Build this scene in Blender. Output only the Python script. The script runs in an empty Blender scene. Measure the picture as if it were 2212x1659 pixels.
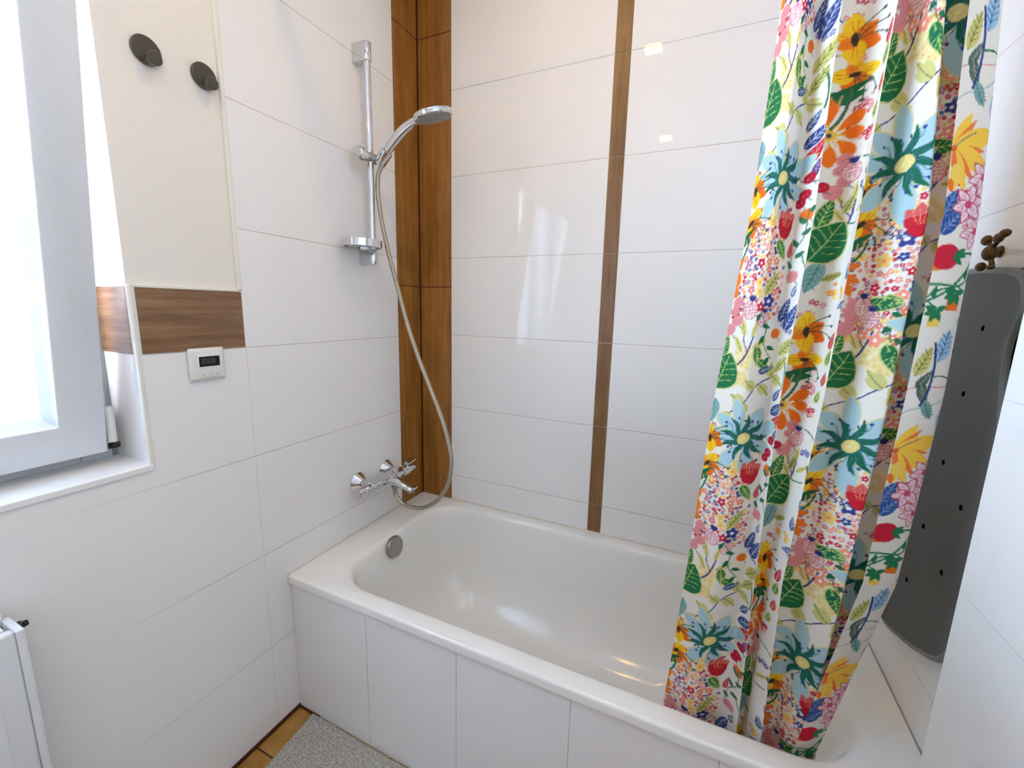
import bpy, bmesh, math, random
import numpy as np
from mathutils import Vector, Matrix
scn=bpy.context.scene
# ------------------------------------------------------------ camera
f=916.3
fwd=np.array([-0.40902824,0.89570131,-0.17439915]); r=np.array([0.90764649,0.41907296,0.02357328]); u=np.array([-0.09420059,0.14865064,0.98439283])
cam=bpy.data.cameras.new('camera'); camo=bpy.data.objects.new('camera',cam); scn.collection.objects.link(camo); scn.camera=camo
cam.sensor_fit='HORIZONTAL'; cam.sensor_width=36; cam.lens=f/2212*36; cam.clip_start=.02
camo.matrix_world=Matrix(((r[0],u[0],-fwd[0],1.1022),(r[1],u[1],-fwd[1],-1.47436),(r[2],u[2],-fwd[2],1.29916),(0,0,0,1)))
scn.view_settings.view_transform='Standard'; scn.view_settings.look='None'; scn.view_settings.gamma=1; scn.view_settings.use_curve_mapping=False
scn.view_settings.exposure=1.17
# ------------------------------------------------------------ daylight (sky outside the window)
w=bpy.data.worlds.new('sky'); scn.world=w; w.use_nodes=True; nt=w.node_tree; nt.nodes.clear()
out=nt.nodes.new('ShaderNodeOutputWorld'); bg=nt.nodes.new('ShaderNodeBackground'); tc=nt.nodes.new('ShaderNodeTexCoord'); sp=nt.nodes.new('ShaderNodeSeparateXYZ'); cr=nt.nodes.new('ShaderNodeValToRGB')
nt.links.new(tc.outputs['Generated'],sp.inputs[0]); nt.links.new(sp.outputs['Z'],cr.inputs[0]); nt.links.new(cr.outputs[0],bg.inputs[0]); nt.links.new(bg.outputs[0],out.inputs[0])
e=cr.color_ramp.elements; e[0].position=0.0; e[0].color=(0.742,0.685,0.813,1); e[1].position=.5; e[1].color=(.005,.02,.05,1)
for p_,c_ in ((.05,(1.134,1.033,1.102,1)),(.15,(1.081,1.033,1.156,1)),(.19,(.35,.5,.6,1)),(.25,(.008,.028,.055,1))):
    e=cr.color_ramp.elements.new(p_); e.color=c_
bg.inputs[1].default_value=16.2
# daylight portal across the window opening
pl=bpy.data.lights.new('window_portal','AREA'); pl.shape='RECTANGLE'; pl.size=1.25; pl.size_y=.95; pl.cycles.is_portal=True
po=bpy.data.objects.new('window_portal',pl); scn.collection.objects.link(po); po.location=(-.31,-1.45,1.55); po.rotation_euler=(0,math.radians(-90),0)
LAMP_STRENGTH=146.0

# ------------------------------------------------------------ helpers
COL=scn.collection
def link(o,parent=None):
    COL.objects.link(o)
    if parent is not None: o.parent=parent
    return o
def obj(name,bm,mat,parent=None,smooth=None):
    me=bpy.data.meshes.new(name); bm.to_mesh(me); bm.free()
    for m_ in (mat if isinstance(mat,(list,tuple)) else [mat]): me.materials.append(m_)
    if smooth is not None:
        me.shade_smooth()
        if smooth<180:
            try: me.set_sharp_from_angle(angle=math.radians(smooth))
            except Exception: pass
    o=bpy.data.objects.new(name,me); return link(o,parent)
def tag(o,label,cat,group=None):
    o['label']=label;o['category']=cat
    if group:o['group']=group
    return o
def thing(name,label,cat,loc=(0,0,0),rot=(0,0,0),group=None):
    o=bpy.data.objects.new(name,None); o.empty_display_size=.05; link(o); o.location=loc;o.rotation_euler=rot
    return tag(o,label,cat,group)
def struct(o): o['kind']='structure'; return o
def box(bm,x0,x1,y0,y1,z0,z1,bev=0,seg=2,mi=0):
    g=bmesh.ops.create_cube(bm,size=1)['verts']
    bmesh.ops.scale(bm,vec=(x1-x0,y1-y0,z1-z0),verts=g); bmesh.ops.translate(bm,vec=((x0+x1)/2,(y0+y1)/2,(z0+z1)/2),verts=g)
    fs=list({q for v in g for q in v.link_faces})
    for q in fs:q.material_index=mi
    if bev:
        es=list({q for v in g for q in v.link_edges})
        bmesh.ops.bevel(bm,geom=es,offset=bev,segments=seg,profile=.5,affect='EDGES')
    return bm
def BX(*a,**k): return box(bmesh.new(),*a,**k)
def frame_(d):
    d=Vector(d).normalized(); a=Vector((0,0,1)) if abs(d.z)<.9 else Vector((1,0,0)); x=d.cross(a).normalized(); return x,d.cross(x).normalized(),d
def lathe(bm,prof,org,axis,n=32,cap=True):
    """prof = [(radius, distance along axis)]"""
    x,y,d=frame_(axis); org=Vector(org); rings=[]
    for rr,h in prof:
        rings.append([bm.verts.new(org+d*h+(x*math.cos(2*math.pi*i/n)+y*math.sin(2*math.pi*i/n))*max(rr,1e-5)) for i in range(n)])
    for a,b in zip(rings,rings[1:]):
        for i in range(n): bm.faces.new((a[i],a[(i+1)%n],b[(i+1)%n],b[i]))
    if cap: bm.faces.new(rings[0][::-1]); bm.faces.new(rings[-1])
    bmesh.ops.recalc_face_normals(bm,faces=bm.faces); return bm
def tube(bm,pts,rad,n=12,closed=False):
    """rad: number or list; rings may be (rx,ry) for oval sections"""
    P=[Vector(p) for p in pts]; up=None; rings=[]
    for i,p in enumerate(P):
        t=(P[min(i+1,len(P)-1)]-P[max(i-1,0)]).normalized()
        if up is None: up=frame_(t)[0]
        up=(up-t*up.dot(t)).normalized(); v=t.cross(up); q=rad[i] if isinstance(rad,(list,tuple)) else rad
        rx,ry=q if isinstance(q,(list,tuple)) else (q,q)
        rings.append([bm.verts.new(p+up*math.cos(2*math.pi*k/n)*rx+v*math.sin(2*math.pi*k/n)*ry) for k in range(n)])
    for a,b in zip(rings,rings[1:]):
        for i in range(n): bm.faces.new((a[i],a[(i+1)%n],b[(i+1)%n],b[i]))
    bm.faces.new(rings[0][::-1]); bm.faces.new(rings[-1]); bmesh.ops.recalc_face_normals(bm,faces=bm.faces); return bm
def spline(pts,k=8):
    p=np.array(pts,float);o=[]
    for i in range(len(p)-1):
        a=p[max(i-1,0)];b=p[i];c=p[i+1];d=p[min(i+2,len(p)-1)]
        for j in range(k):
            g=j/k;o.append(.5*((2*b)+(c-a)*g+(2*a-5*b+4*c-d)*g*g+(3*b-a-3*c+d)*g**3))
    o.append(p[-1]);return [tuple(q) for q in o]
def sphere(bm,c,rr,sc=(1,1,1),n=16):
    g=bmesh.ops.create_uvsphere(bm,u_segments=n,v_segments=n//2+2,radius=rr)['verts']
    bmesh.ops.scale(bm,vec=sc,verts=g);bmesh.ops.translate(bm,vec=c,verts=g);return bm
def prism(bm,outline,axis,a0,a1,bev=0):
    """closed outline (list of 2-tuples) in the plane normal to axis, extruded a0..a1"""
    def P(q,t): return (t,q[0],q[1]) if axis==0 else ((q[0],t,q[1]) if axis==1 else (q[0],q[1],t))
    A=[bm.verts.new(P(q,a0)) for q in outline];B=[bm.verts.new(P(q,a1)) for q in outline]
    fa=bm.faces.new(A);fb=bm.faces.new(B[::-1])
    for i in range(len(A)): bm.faces.new((A[i],B[i],B[(i+1)%len(A)],A[(i+1)%len(A)]))
    bmesh.ops.recalc_face_normals(bm,faces=bm.faces)
    if bev:
        es=[e for e in bm.edges if (e in fa.edges or e in fb.edges)] if False else [e for e in set(list(fa.edges)+list(fb.edges))]
        bmesh.ops.bevel(bm,geom=es,offset=bev,segments=3,profile=.5,affect='EDGES')
    return bm
# ------------------------------------------------------------ material helpers
def srgb(c):
    c=np.array(c,float)/255.; return tuple(np.where(c<=.04045,c/12.92,((c+.055)/1.055)**2.4))+(1.,)
class NT:
    def __init__(s,name):
        s.m=bpy.data.materials.new(name); s.m.use_nodes=True; s.t=s.m.node_tree; s.b=s.t.nodes['Principled BSDF']; s.o=s.t.nodes['Material Output']
    def n(s,k,**kw):
        q=s.t.nodes.new(k)
        for a,v in kw.items(): setattr(q,a,v)
        return q
    def l(s,a,b): s.t.links.new(a,b)
    def math(s,op,a,b=None,c=None):
        q=s.n('ShaderNodeMath',operation=op)
        for i,v in enumerate((a,b,c)):
            if v is None: continue
            if isinstance(v,(int,float)): q.inputs[i].default_value=v
            else: s.l(v,q.inputs[i])
        return q.outputs[0]
    def pos(s):
        g=s.n('ShaderNodeNewGeometry'); x=s.n('ShaderNodeSeparateXYZ'); s.l(g.outputs['Position'],x.inputs[0]); return g.outputs['Position'],x.outputs
    def mix(s,fac,a,b):
        q=s.n('ShaderNodeMix',data_type='RGBA')
        for i,v in ((0,fac),(6,a),(7,b)):
            if hasattr(v,'default_value') or hasattr(v,'links'): s.l(v,q.inputs[i])
            else: q.inputs[i].default_value=v
        return q.outputs[2]
    def line(s,coord,off,step,wd):
        """1 on a joint every `step` (offset off), else 0"""
        a=s.math('SUBTRACT',coord,off-step/2) ; a=s.math('DIVIDE',a,step); a=s.math('FRACT',a); a=s.math('SUBTRACT',a,.5); a=s.math('ABSOLUTE',a); a=s.math('MULTIPLY',a,step)
        return s.math('LESS_THAN',a,wd/2)
    def noise(s,vec,scale,detail=3,sc=(1,1,1)):
        mp=s.n('ShaderNodeMapping'); mp.inputs['Scale'].default_value=sc; s.l(vec,mp.inputs[0]); q=s.n('ShaderNodeTexNoise'); q.inputs['Scale'].default_value=scale;q.inputs['Detail'].default_value=detail; s.l(mp.outputs[0],q.inputs['Vector']); return q.outputs['Fac']
    def bump(s,h,st,dist=.001):
        q=s.n('ShaderNodeBump'); q.inputs['Strength'].default_value=st;q.inputs['Distance'].default_value=dist; s.l(h,q.inputs['Height']); s.l(q.outputs[0],s.b.inputs['Normal'])
    def ramp(s,fac,stops):
        q=s.n('ShaderNodeValToRGB'); el=q.color_ramp.elements
        while len(el)>1: el.remove(el[-1])
        el[0].position=stops[0][0];el[0].color=stops[0][1]
        for p,c in stops[1:]: k=el.new(p);k.color=c
        s.l(fac,q.inputs[0]); return q.outputs[0]
def simple(name,c,rough=.4,metal=0,spec=None,coat=0):
    q=NT(name); q.b.inputs['Base Color'].default_value=srgb(c);q.b.inputs['Roughness'].default_value=rough;q.b.inputs['Metallic'].default_value=metal
    if coat:q.b.inputs['Coat Weight'].default_value=coat
    return q.m
def setc(q,v):
    if isinstance(v,tuple): q.b.inputs['Base Color'].default_value=v
    else: q.l(v,q.b.inputs['Base Color'])
ZR=.0898  # z of a tile joint, rows every 0.3 m
TILE_C=srgb((247,244,240))
def tile(name,joints,rough=.025,base=TILE_C,grout=srgb((176,164,146)),row=.2898,rw=.0020,extra=None):
    """glossy wall tile; joints: list of (axis, offset, step, width)"""
    q=NT(name);P,X=q.pos(); mk=q.line(X[2],row,.3,rw)
    for ax,off,step,wd in joints: mk=q.math('MAXIMUM',mk,q.line(X[ax],off,step,wd))
    if extra: mk=extra(q,X,mk)
    fade=q.noise(P,6,2); fade=q.math('MULTIPLY_ADD',fade,.9,.25); mk2=q.math('MULTIPLY',mk,fade)
    n=q.noise(P,3,3); tone=q.mix(n,base,tuple(v*.985 for v in base[:3])+(1,))
    setc(q,q.mix(mk2,tone,grout)); q.b.inputs['Roughness'].default_value=rough; q.l(q.math('MULTIPLY_ADD',mk,.5,rough),q.b.inputs['Roughness'])
    q.b.inputs['Specular IOR Level'].default_value=.28
    wob=q.noise(P,5,1); h=q.math('SUBTRACT',q.math('MULTIPLY',wob,.5),mk); q.bump(h,.15,.0006)
    return q.m
def wood(name,axis,c1,c2,c3,rough=.35,sc=1.0):
    """printed wood-look tile, grain along axis"""
    q=NT(name);P,X=q.pos(); s=[28,28,28]; s[axis]=1.6
    a=q.noise(P,1.3*sc,6,s); b=q.noise(P,6*sc,5,tuple(v*1.0 for v in s)); blot=q.noise(P,9,2)
    k=q.math('ADD',q.math('MULTIPLY',a,.6),q.math('MULTIPLY',b,.4)); k=q.math('ADD',k,q.math('MULTIPLY',q.math('SUBTRACT',blot,.5),.25))
    setc(q,q.ramp(k,[(.30,c1),(.50,c2),(.68,c3)])); q.b.inputs['Roughness'].default_value=rough; q.bump(b,.25,.0006)
    return q.m
# ============================================================ materials
M={}
M['back']=tile('tile_back',[(0,.1525,3,.0016),(0,.7555,3,.002),(0,.8048,3,.002),(0,1.4048,3,.0015)])
def leftx(q,X,mk):
    # rows stop at the plaster; one upright joint under the wood insert line
    v=q.math('MULTIPLY',q.line(X[1],-.752,.6,.0016),q.math('LESS_THAN',X[2],1.19)); v=q.math('MULTIPLY',v,.45)
    v=q.math('MULTIPLY',v,q.math('LESS_THAN',X[1],-.3))
    fd=q.n('ShaderNodeMath',operation='MULTIPLY_ADD',use_clamp=True);q.l(X[1],fd.inputs[0]);fd.inputs[1].default_value=3.2;fd.inputs[2].default_value=3.7
    return q.math('MULTIPLY',q.math('MAXIMUM',mk,v),fd.outputs[0])
M['left']=tile('tile_left',[],row=.2824,extra=leftx)
M['end']=tile('tile_end',[])
M['right']=tile('tile_right',[],grout=srgb((205,205,208)))
M['apron']=tile('tile_apron',[(0,0,.3,.0022)],rw=0.0)
M['plain']=tile('tile_plain',[],rw=0.0)
M['plaster']=simple('painted_plaster',(240,233,222),.55)
M['ceiling']=simple('ceiling_paint',(246,245,242),.7)
M['bead']=simple('tile_edge_trim',(240,236,222),.25)
M['grout']=simple('brown_grout',(72,32,12),.8)
M['wood_corner']=wood('wood_tile_corner',2,srgb((118,74,24)),srgb((158,104,42)),srgb((178,124,62)),.4)
M['wood_strip']=wood('wood_tile_strip',2,srgb((104,72,38)),srgb((132,94,54)),srgb((150,114,74)),.4)
M['wood_band']=wood('wood_tile_band',1,srgb((100,72,46)),srgb((132,98,66)),srgb((156,124,92)),.35,1.6)
M['wood_reveal']=wood('wood_tile_reveal',0,srgb((100,72,46)),srgb((132,98,66)),srgb((156,124,92)),.22,1.6)
M['enamel']=simple('bath_enamel',(248,245,238),.13)
M['upvc']=simple('white_upvc',(228,230,232),.28)
M['white_plastic']=simple('white_plastic',(236,234,226),.3)
M['chrome']=simple('chrome',(214,214,216),.06,1)
M['satin']=simple('satin_chrome',(160,158,152),.25,1)
M['hose']=None
M['hook']=simple('smoked_hook',(74,66,56),.25)
M['black']=simple('black_plastic',(12,12,18),.2)
M['frosted_face']=simple('nozzle_face',(150,152,146),.45)
M['mat']=simple('grey_rubber',(72,72,66),.5)
M['mat_edge_lit']=simple('grey_rubber_edge_lit',(112,116,112),.4)  # same rubber, paler: light caught on the mat's edge put into the colour
M['dark_rubber']=simple('dark_rubber',(30,30,44),.45)
M['bronze']=simple('aged_bronze',(96,70,44),.4,.7)
q=NT('floor_tile');P,X=q.pos(); mk=q.math('MAXIMUM',q.line(X[1],-.825,.20,.005),q.line(X[0],-.02,.2,.005))
setc(q,q.mix(mk,q.ramp(q.noise(P,14,4),[(.3,srgb((158,112,44))),(.7,srgb((190,144,72)))]),srgb((74,40,14))));q.b.inputs['Roughness'].default_value=.35;M['floor']=q.m
q=NT('spiral_hose');P,X=q.pos();q.b.inputs['Metallic'].default_value=1;q.b.inputs['Base Color'].default_value=srgb((176,168,152));q.b.inputs['Roughness'].default_value=.2
wv=q.n('ShaderNodeTexWave',wave_type='BANDS',bands_direction='Z');wv.inputs['Scale'].default_value=120;q.l(P,wv.inputs[0]);q.bump(wv.outputs['Fac'],.5,.0008);M['hose']=q.m
q=NT('structured_glass');P,X=q.pos()
vo=q.n('ShaderNodeTexVoronoi',feature='SMOOTH_F1');vo.inputs['Scale'].default_value=22;mp=q.n('ShaderNodeMapping');q.l(P,mp.inputs[0]);nz=q.n('ShaderNodeTexNoise');nz.inputs['Scale'].default_value=9;q.l(P,nz.inputs['Vector'])
ad=q.n('ShaderNodeMix',data_type='RGBA');ad.inputs[0].default_value=.12;q.l(P,ad.inputs[6]);q.l(nz.outputs['Color'],ad.inputs[7]);q.l(ad.outputs[2],vo.inputs['Vector'])
bp=q.n('ShaderNodeBump');bp.inputs['Strength'].default_value=1.0;bp.inputs['Distance'].default_value=.01;q.l(vo.outputs['Distance'],bp.inputs['Height'])
tr=q.n('ShaderNodeBsdfTranslucent');tr.inputs[0].default_value=(.86,.93,1,1);q.l(bp.outputs[0],tr.inputs['Normal']);tp=q.n('ShaderNodeBsdfTransparent')
v2=q.n('ShaderNodeTexVoronoi',feature='DISTANCE_TO_EDGE');v2.inputs['Scale'].default_value=26;q.l(ad.outputs[2],v2.inputs['Vector'])
q.l(q.ramp(v2.outputs['Distance'],[(0.0,(.98,1,1,1)),(.05,(.55,.80,.95,1)),(.30,(.90,.97,1,1))]),tp.inputs[0])
gl=q.n('ShaderNodeBsdfGlossy');gl.inputs['Roughness'].default_value=.08;q.l(bp.outputs[0],gl.inputs['Normal'])
m1=q.n('ShaderNodeMixShader');m1.inputs[0].default_value=.985;q.l(tr.outputs[0],m1.inputs[1]);q.l(tp.outputs[0],m1.inputs[2]);m2=q.n('ShaderNodeMixShader');m2.inputs[0].default_value=.03;q.l(m1.outputs[0],m2.inputs[1]);q.l(gl.outputs[0],m2.inputs[2]);q.l(m2.outputs[0],q.o.inputs[0]);M['glass']=q.m

# ============================================================ room shell
H=2.5; YF=-2.9; XR=1.49; XE=1.55; ZS=.935; ZT=2.12; YW0,YW1=-1.95,-.99; ZB0,ZB1=1.183,1.327
struct(obj('floor',BX(-.42,1.9,YF-.2,.2,-.12,0),M['floor']))
struct(obj('ceiling',BX(-.42,1.9,YF-.2,.2,H,H+.12),M['ceiling']))
struct(obj('wall_back',BX(-.3,1.9,0,.2,0,H),M['back']))
bm=bmesh.new()
box(bm,-.3,0,-.757,0,0,H); box(bm,-.3,0,YW1,-.757,0,ZB1)
box(bm,-.3,-.007,YW1,-.757,ZB1,H,mi=1)
box(bm,-.3,0,YW0,YW1,0,ZS); box(bm,-.3,-.007,YW0,YW1,ZT,H,mi=1); box(bm,-.3,0,YF,YW0,0,H)
box(bm,-.42,-.3,YF,-1.052,0,ZS+.05);box(bm,-.42,-.3,-1.052,0,0,H);box(bm,-.42,-.3,YF,-1.888,ZS+.05,H);box(bm,-.42,-.3,-1.888,-1.052,ZT-.05,H)  # unseen outer wall layer, added to narrow the opening and dim the reveal
struct(obj('wall_left',bm,[M['left'],M['plaster']]))
bm=bmesh.new(); box(bm,XE,1.9,-.645,0,0,H); struct(obj('wall_end',bm,M['end']))
bm=bmesh.new(); box(bm,XR,1.9,YF,-.645,0,H,bev=.004); struct(obj('wall_right',bm,M['right']))
struct(obj('wall_front',BX(-.3,1.9,YF-.2,YF,0,H),M['plain']))
# wood-look strips let into the tiling
def boards(name,parts,mat,bev=.0008):
    bm=bmesh.new()
    for p in parts: box(bm,*p,bev=bev,seg=1)
    return struct(obj(name,bm,mat))
zc=[.4705,1.379,2.285,H-.001]; g=.0015
boards('trim_1',[(-.001,.0025,-.1409,-.0065,zc[i]+g,zc[i+1]-g) for i in range(3)],M['wood_corner'])
boards('trim_2',[(.0065,.1515,-.0025,.001,zc[i]+g,zc[i+1]-g) for i in range(3)],M['wood_corner'])
struct(obj('trim_3',box(box(bmesh.new(),0,.0045,-.0045,0,.47,H-.001),0,.0012,-.142,0,.47,H-.001),M['grout']))
struct(obj('trim_4',BX(.0,.1525,-.0012,0,.47,H-.001),M['grout']))
rz=[.4705]+[.2898+.3*k for k in range(1,8)]+[H-.001]
boards('trim_5',[(.7560,.8043,-.002,.001,rz[i]+.001,rz[i+1]-.001) for i in range(len(rz)-1)],M['wood_strip'])
struct(obj('trim_6',BX(-.001,.002,-.980,-.7545,ZB0+.001,ZB1-.001,bev=.0008),M['wood_band']))
struct(obj('trim_7',BX(-.137,-.012,YW1-.0015,YW1+.001,ZB0+.001,ZB1-.001,bev=.0006),M['wood_reveal']))
# pale edge trims round the plaster field and the window reveal
struct(obj('trim_8',BX(-.009,.0025,-.762,-.752,ZB1,H-.001,bev=.002),M['bead']))
struct(obj('trim_9',BX(-.009,.0025,-.982,-.752,ZB1-.002,ZB1+.006,bev=.002),M['bead']))
struct(obj('trim_10',BX(-.010,.003,YW1-.003,YW1+.007,ZS-.004,ZB1+.004,bev=.003),M['bead']))
# window sill tile
bm=BX(-.2,.004,YW0,YW1+.004,ZS-.012,ZS+.004,bev=.003); struct(obj('trim_11',bm,M['plain']))
# dark joint where the floor meets the wall
struct(obj('trim_12',box(BX(0,.006,-2.9,-.66,0,.012,bev=.002),0,.09,-.680,-.675,0,.006),M['grout']))

# ============================================================ window (sash tilted inwards)
win=bpy.data.objects.new('window_1',None); link(win); struct(win); win.location=(-.14,-1.47,ZS)
def wl(bm): # geometry is written in room coordinates; shift into the window's frame
    bmesh.ops.translate(bm,vec=(.14,1.47,-ZS),verts=bm.verts); return bm
bm=bmesh.new(); F0,F1=-.205,-.140
box(bm,F0,F1,-1.055,YW1,ZS,ZT,bev=.003);box(bm,F0,F1,YW0,-1.885,ZS,ZT,bev=.003);box(bm,F0,F1,-1.885,-1.055,ZS,ZS+.055,bev=.003);box(bm,F0,F1,-1.885,-1.055,ZT-.055,ZT,bev=.003)
obj('window_frame',wl(bm),M['upvc'],win,40)
th=math.radians(8.5); piv=Vector((-.080,0,.967))
def tilt(bm): # sash coordinates: x = in front of sash face, z = height above its lower edge
    bmesh.ops.rotate(bm,cent=(0,0,0),matrix=Matrix.Rotation(th,3,'Y'),verts=bm.verts); bmesh.ops.translate(bm,vec=piv,verts=bm.verts); return wl(bm)
def sash_ring(bm,ya,yb,za,zb,wd,x0,x1,bev):
    # mitred rectangular ring
    o=[(ya,za),(yb,za),(yb,zb),(ya,zb)];i=[(ya+wd,za+wd),(yb-wd,za+wd),(yb-wd,zb-wd),(ya+wd,zb-wd)]
    V=[[bm.verts.new((x,p[0],p[1])) for p in L] for x in (x0,x1) for L in (o,i)]
    for k in range(4):
        n=(k+1)%4
        bm.faces.new((V[0][k],V[0][n],V[1][n],V[1][k]));bm.faces.new((V[2][k],V[3][k],V[3][n],V[2][n]))
        bm.faces.new((V[0][k],V[2][k],V[2][n],V[0][n]));bm.faces.new((V[1][k],V[1][n],V[3][n],V[3][k]))
    bmesh.ops.recalc_face_normals(bm,faces=bm.faces)
    if bev: bmesh.ops.bevel(bm,geom=[e for e in bm.edges if not e.is_wire and abs((e.verts[0].co-e.verts[1].co).length)>.2 or abs(e.verts[0].co.x-e.verts[1].co.x)>.01],offset=bev,segments=2,profile=.5,affect='EDGES')
    return bm
SY0,SY1,SZ1=-1.91,-1.03,1.10
obj('window_sash',tilt(sash_ring(bmesh.new(),SY0,SY1,0,SZ1,.075,-.062,0,.003)),M['upvc'],win,40)
# bevelled glazing bead sloping from the face down to the pane
bm=bmesh.new(); bw=.0185; a=(SY0+.072,SY1-.072,.072,SZ1-.072)
o=[(a[0],a[2]),(a[1],a[2]),(a[1],a[3]),(a[0],a[3])]
for (xa,ea),(xb,eb) in (((-.003,0),(-.012,bw*.35)),((-.012,bw*.35),(-.026,bw))):
    for k in range(4):
        sg=[(1,1),(-1,1),(-1,-1),(1,-1)]
        P0=lambda kk,x,e_: bm.verts.new((x,o[kk][0]+sg[kk][0]*e_,o[kk][1]+sg[kk][1]*e_))
        n=(k+1)%4; bm.faces.new((P0(k,xa,ea),P0(n,xa,ea),P0(n,xb,eb),P0(k,xb,eb)))
bmesh.ops.remove_doubles(bm,verts=bm.verts,dist=1e-5);bmesh.ops.recalc_face_normals(bm,faces=bm.faces)
obj('glazing_bead',tilt(bm),M['upvc'],win)
obj('pane',tilt(BX(-.036,-.028,SY0+.08,SY1-.08,.08,SZ1-.08)),M['glass'],win)
bm=lathe(bmesh.new(),[(.0085,0),(.0095,.003),(.0095,.078),(.0085,.08)],(-.088,-1.017,.985),(0,0,1),20); box(bm,-.14,-.088,-1.022,-1.012,1.0,1.05)
h=obj('hinge',wl(bm),M['white_plastic'],win,40)
bm=box(BX(-.086,-.078,-1.027,-1.007,.972,.984,bev=.001),-.081,-.077,-1.024,-1.019,.980,.986); obj('hinge_screw',wl(bm),M['black'],h)
obj('gasket',wl(BX(-.142,-.137,-1.0,-.9905,ZS+.004,ZT-.01)),simple('grey_gasket',(150,158,150),.6),win)

# ============================================================ bath
def rrect(x0,x1,y0,y1,rad,z,m=12,st=10):
    pts=[]; C4=[(x1-rad,y1-rad,0),(x0+rad,y1-rad,90),(x0+rad,y0+rad,180),(x1-rad,y0+rad,270)]
    arcs=[[(cx+rad*math.cos(math.radians(a+90*i/m)),cy+rad*math.sin(math.radians(a+90*i/m))) for i in range(m+1)] for cx,cy,a in C4]
    for k in range(4):
        pts+=arcs[k]; p=arcs[k][-1];q_=arcs[(k+1)%4][0]
        pts+=[(p[0]+(q_[0]-p[0])*j/st,p[1]+(q_[1]-p[1])*j/st) for j in range(1,st)]
    return [(a,b,z) for a,b in pts]
bm=bmesh.new(); XL=.001; L=[]
ox0,ox1,oy0,oy1=XL,XE-.0015,-.686,-.0015
ix0,ix1,iy0,iy1=.128,1.452,-.628,-.052
L.append(rrect(ox0+.004,ox1-.004,oy0+.012,oy1-.004,.004,.455))
L.append(rrect(ox0,ox1,oy0,oy1,.005,.455))
L.append(rrect(ox0,ox1,oy0,oy1,.005,.472))
L.append(rrect(ox0+.0005,ox1-.0005,oy0+.0008,oy1-.0005,.005,.4755))
L.append(rrect(ox0+.001,ox1-.001,oy0+.003,oy1-.001,.006,.4788))
L.append(rrect(ox0+.002,ox1-.002,oy0+.0065,oy1-.002,.007,.4800))
L.append(rrect(ox0+.004,ox1-.004,oy0+.010,oy1-.004,.009,.4803))
def mixr(a,b,t): return [tuple(p[i]*(1-t)+q_[i]*t for i in range(3)) for p,q_ in zip(a,b)]
flat=rrect(ix0-.016,ix1+.016,iy0-.012,iy1+.010,.150,.4795)
L.append(mixr(L[-1],flat,.5)); L.append(flat)
L.append(rrect(ix0-.006,ix1+.006,iy0-.004,iy1+.004,.142,.4765))
L.append(rrect(ix0,ix1,iy0,iy1,.138,.469))
L.append(rrect(ix0+.005,ix1-.008,iy0+.004,iy1-.004,.136,.455))
FL=.075
for t in (.12,.28,.42,.55,.66,.76,.85,.92,.97,1.0):
    # wall profile: nearly straight, then a wide sweep into the floor
    a_=t**1.0; zt=.455-(.455-FL)*(1-(1-t)**1.25 if t>.0 else 0)
    sw=max(0,(t-.42)/.58)**2.2
    L.append(rrect(ix0+.005+.06*t+.15*sw,ix1-.008-.22*t-.15*sw,iy0+.004+.035*t+.115*sw,iy1-.004-.035*t-.115*sw,.136-.075*sw,zt))
R_=[[bm.verts.new(p) for p in l] for l in L]
for a,b in zip(R_,R_[1:]):
    n=len(a)
    for i in range(n): bm.faces.new((a[i],a[(i+1)%n],b[(i+1)%n],b[i]))
bm.faces.new(R_[-1]); bmesh.ops.recalc_face_normals(bm,faces=bm.faces)
tubo=obj('bathtub',bm,M['enamel'],None,50); tag(tubo,'white enamelled bathtub built in behind a tiled front','bathtub')
# overflow knob and drain
bm=lathe(bmesh.new(),[(.020,0),(.022,.006),(.034,.008),(.0385,.012),(.039,.020),(.0365,.0245),(.030,.026),(.012,.027),(.0,.027)],(.1285,-.366,.440),(1,0,.16),40); obj('overflow_knob',bm,M['satin'],tubo,35)
bm=lathe(bmesh.new(),[(.034,0),(.035,.003),(.030,.005),(.02,.0065),(0,.007)],(.36,-.34,.0725),(0,0,1),32); obj('drain_plug',bm,M['chrome'],tubo,35)
struct(obj('wall_tub_front',BX(.0005,XE-.0005,-.675,-.655,0,.4548),M['apron']))
# silicone bead round the rim
bm=bmesh.new()
tube(bm,[(.0025,-.684,.482),(.0025,-.145,.482)],.0022,8);tube(bm,[(.1525,-.0025,.482),(1.548,-.0025,.482)],.0022,8)
struct(obj('trim_13',bm,simple('silicone',(236,226,204),.35)))
# ============================================================ shower rail set
YR=-.322
rail=thing('shower_rail','chrome shower rail fixed upright on the left tiles beside the wooden corner strip','shower rail',(.0,YR,1.43))
def loc_(bm,o): bmesh.ops.translate(bm,vec=-Vector(o),verts=bm.verts);return bm
O=(0,YR,1.43)
obj('pole',loc_(lathe(bmesh.new(),[(.0108,0),(.0108,.63)],(.048,YR,1.455),(0,0,1),28),O),M['chrome'],rail,40)
def bracket(z0,z1):
    o=[(.0,-.0135),(.044,-.0135)]+[(.048+.0135*math.cos(math.radians(a)),.0135*math.sin(math.radians(a))) for a in range(-80,81,16)]+[(.044,.0135),(.0,.0135)]
    o=[(x+.0005,y+YR) for x,y in o]
    return prism(bmesh.new(),o,2,z0,z1,.0022)
b=obj('wall_bracket',loc_(bracket(2.052,2.107),O),M['chrome'],rail,35)
b=obj('wall_bracket',loc_(bracket(1.436,1.484),O),M['chrome'],rail,35)
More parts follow.
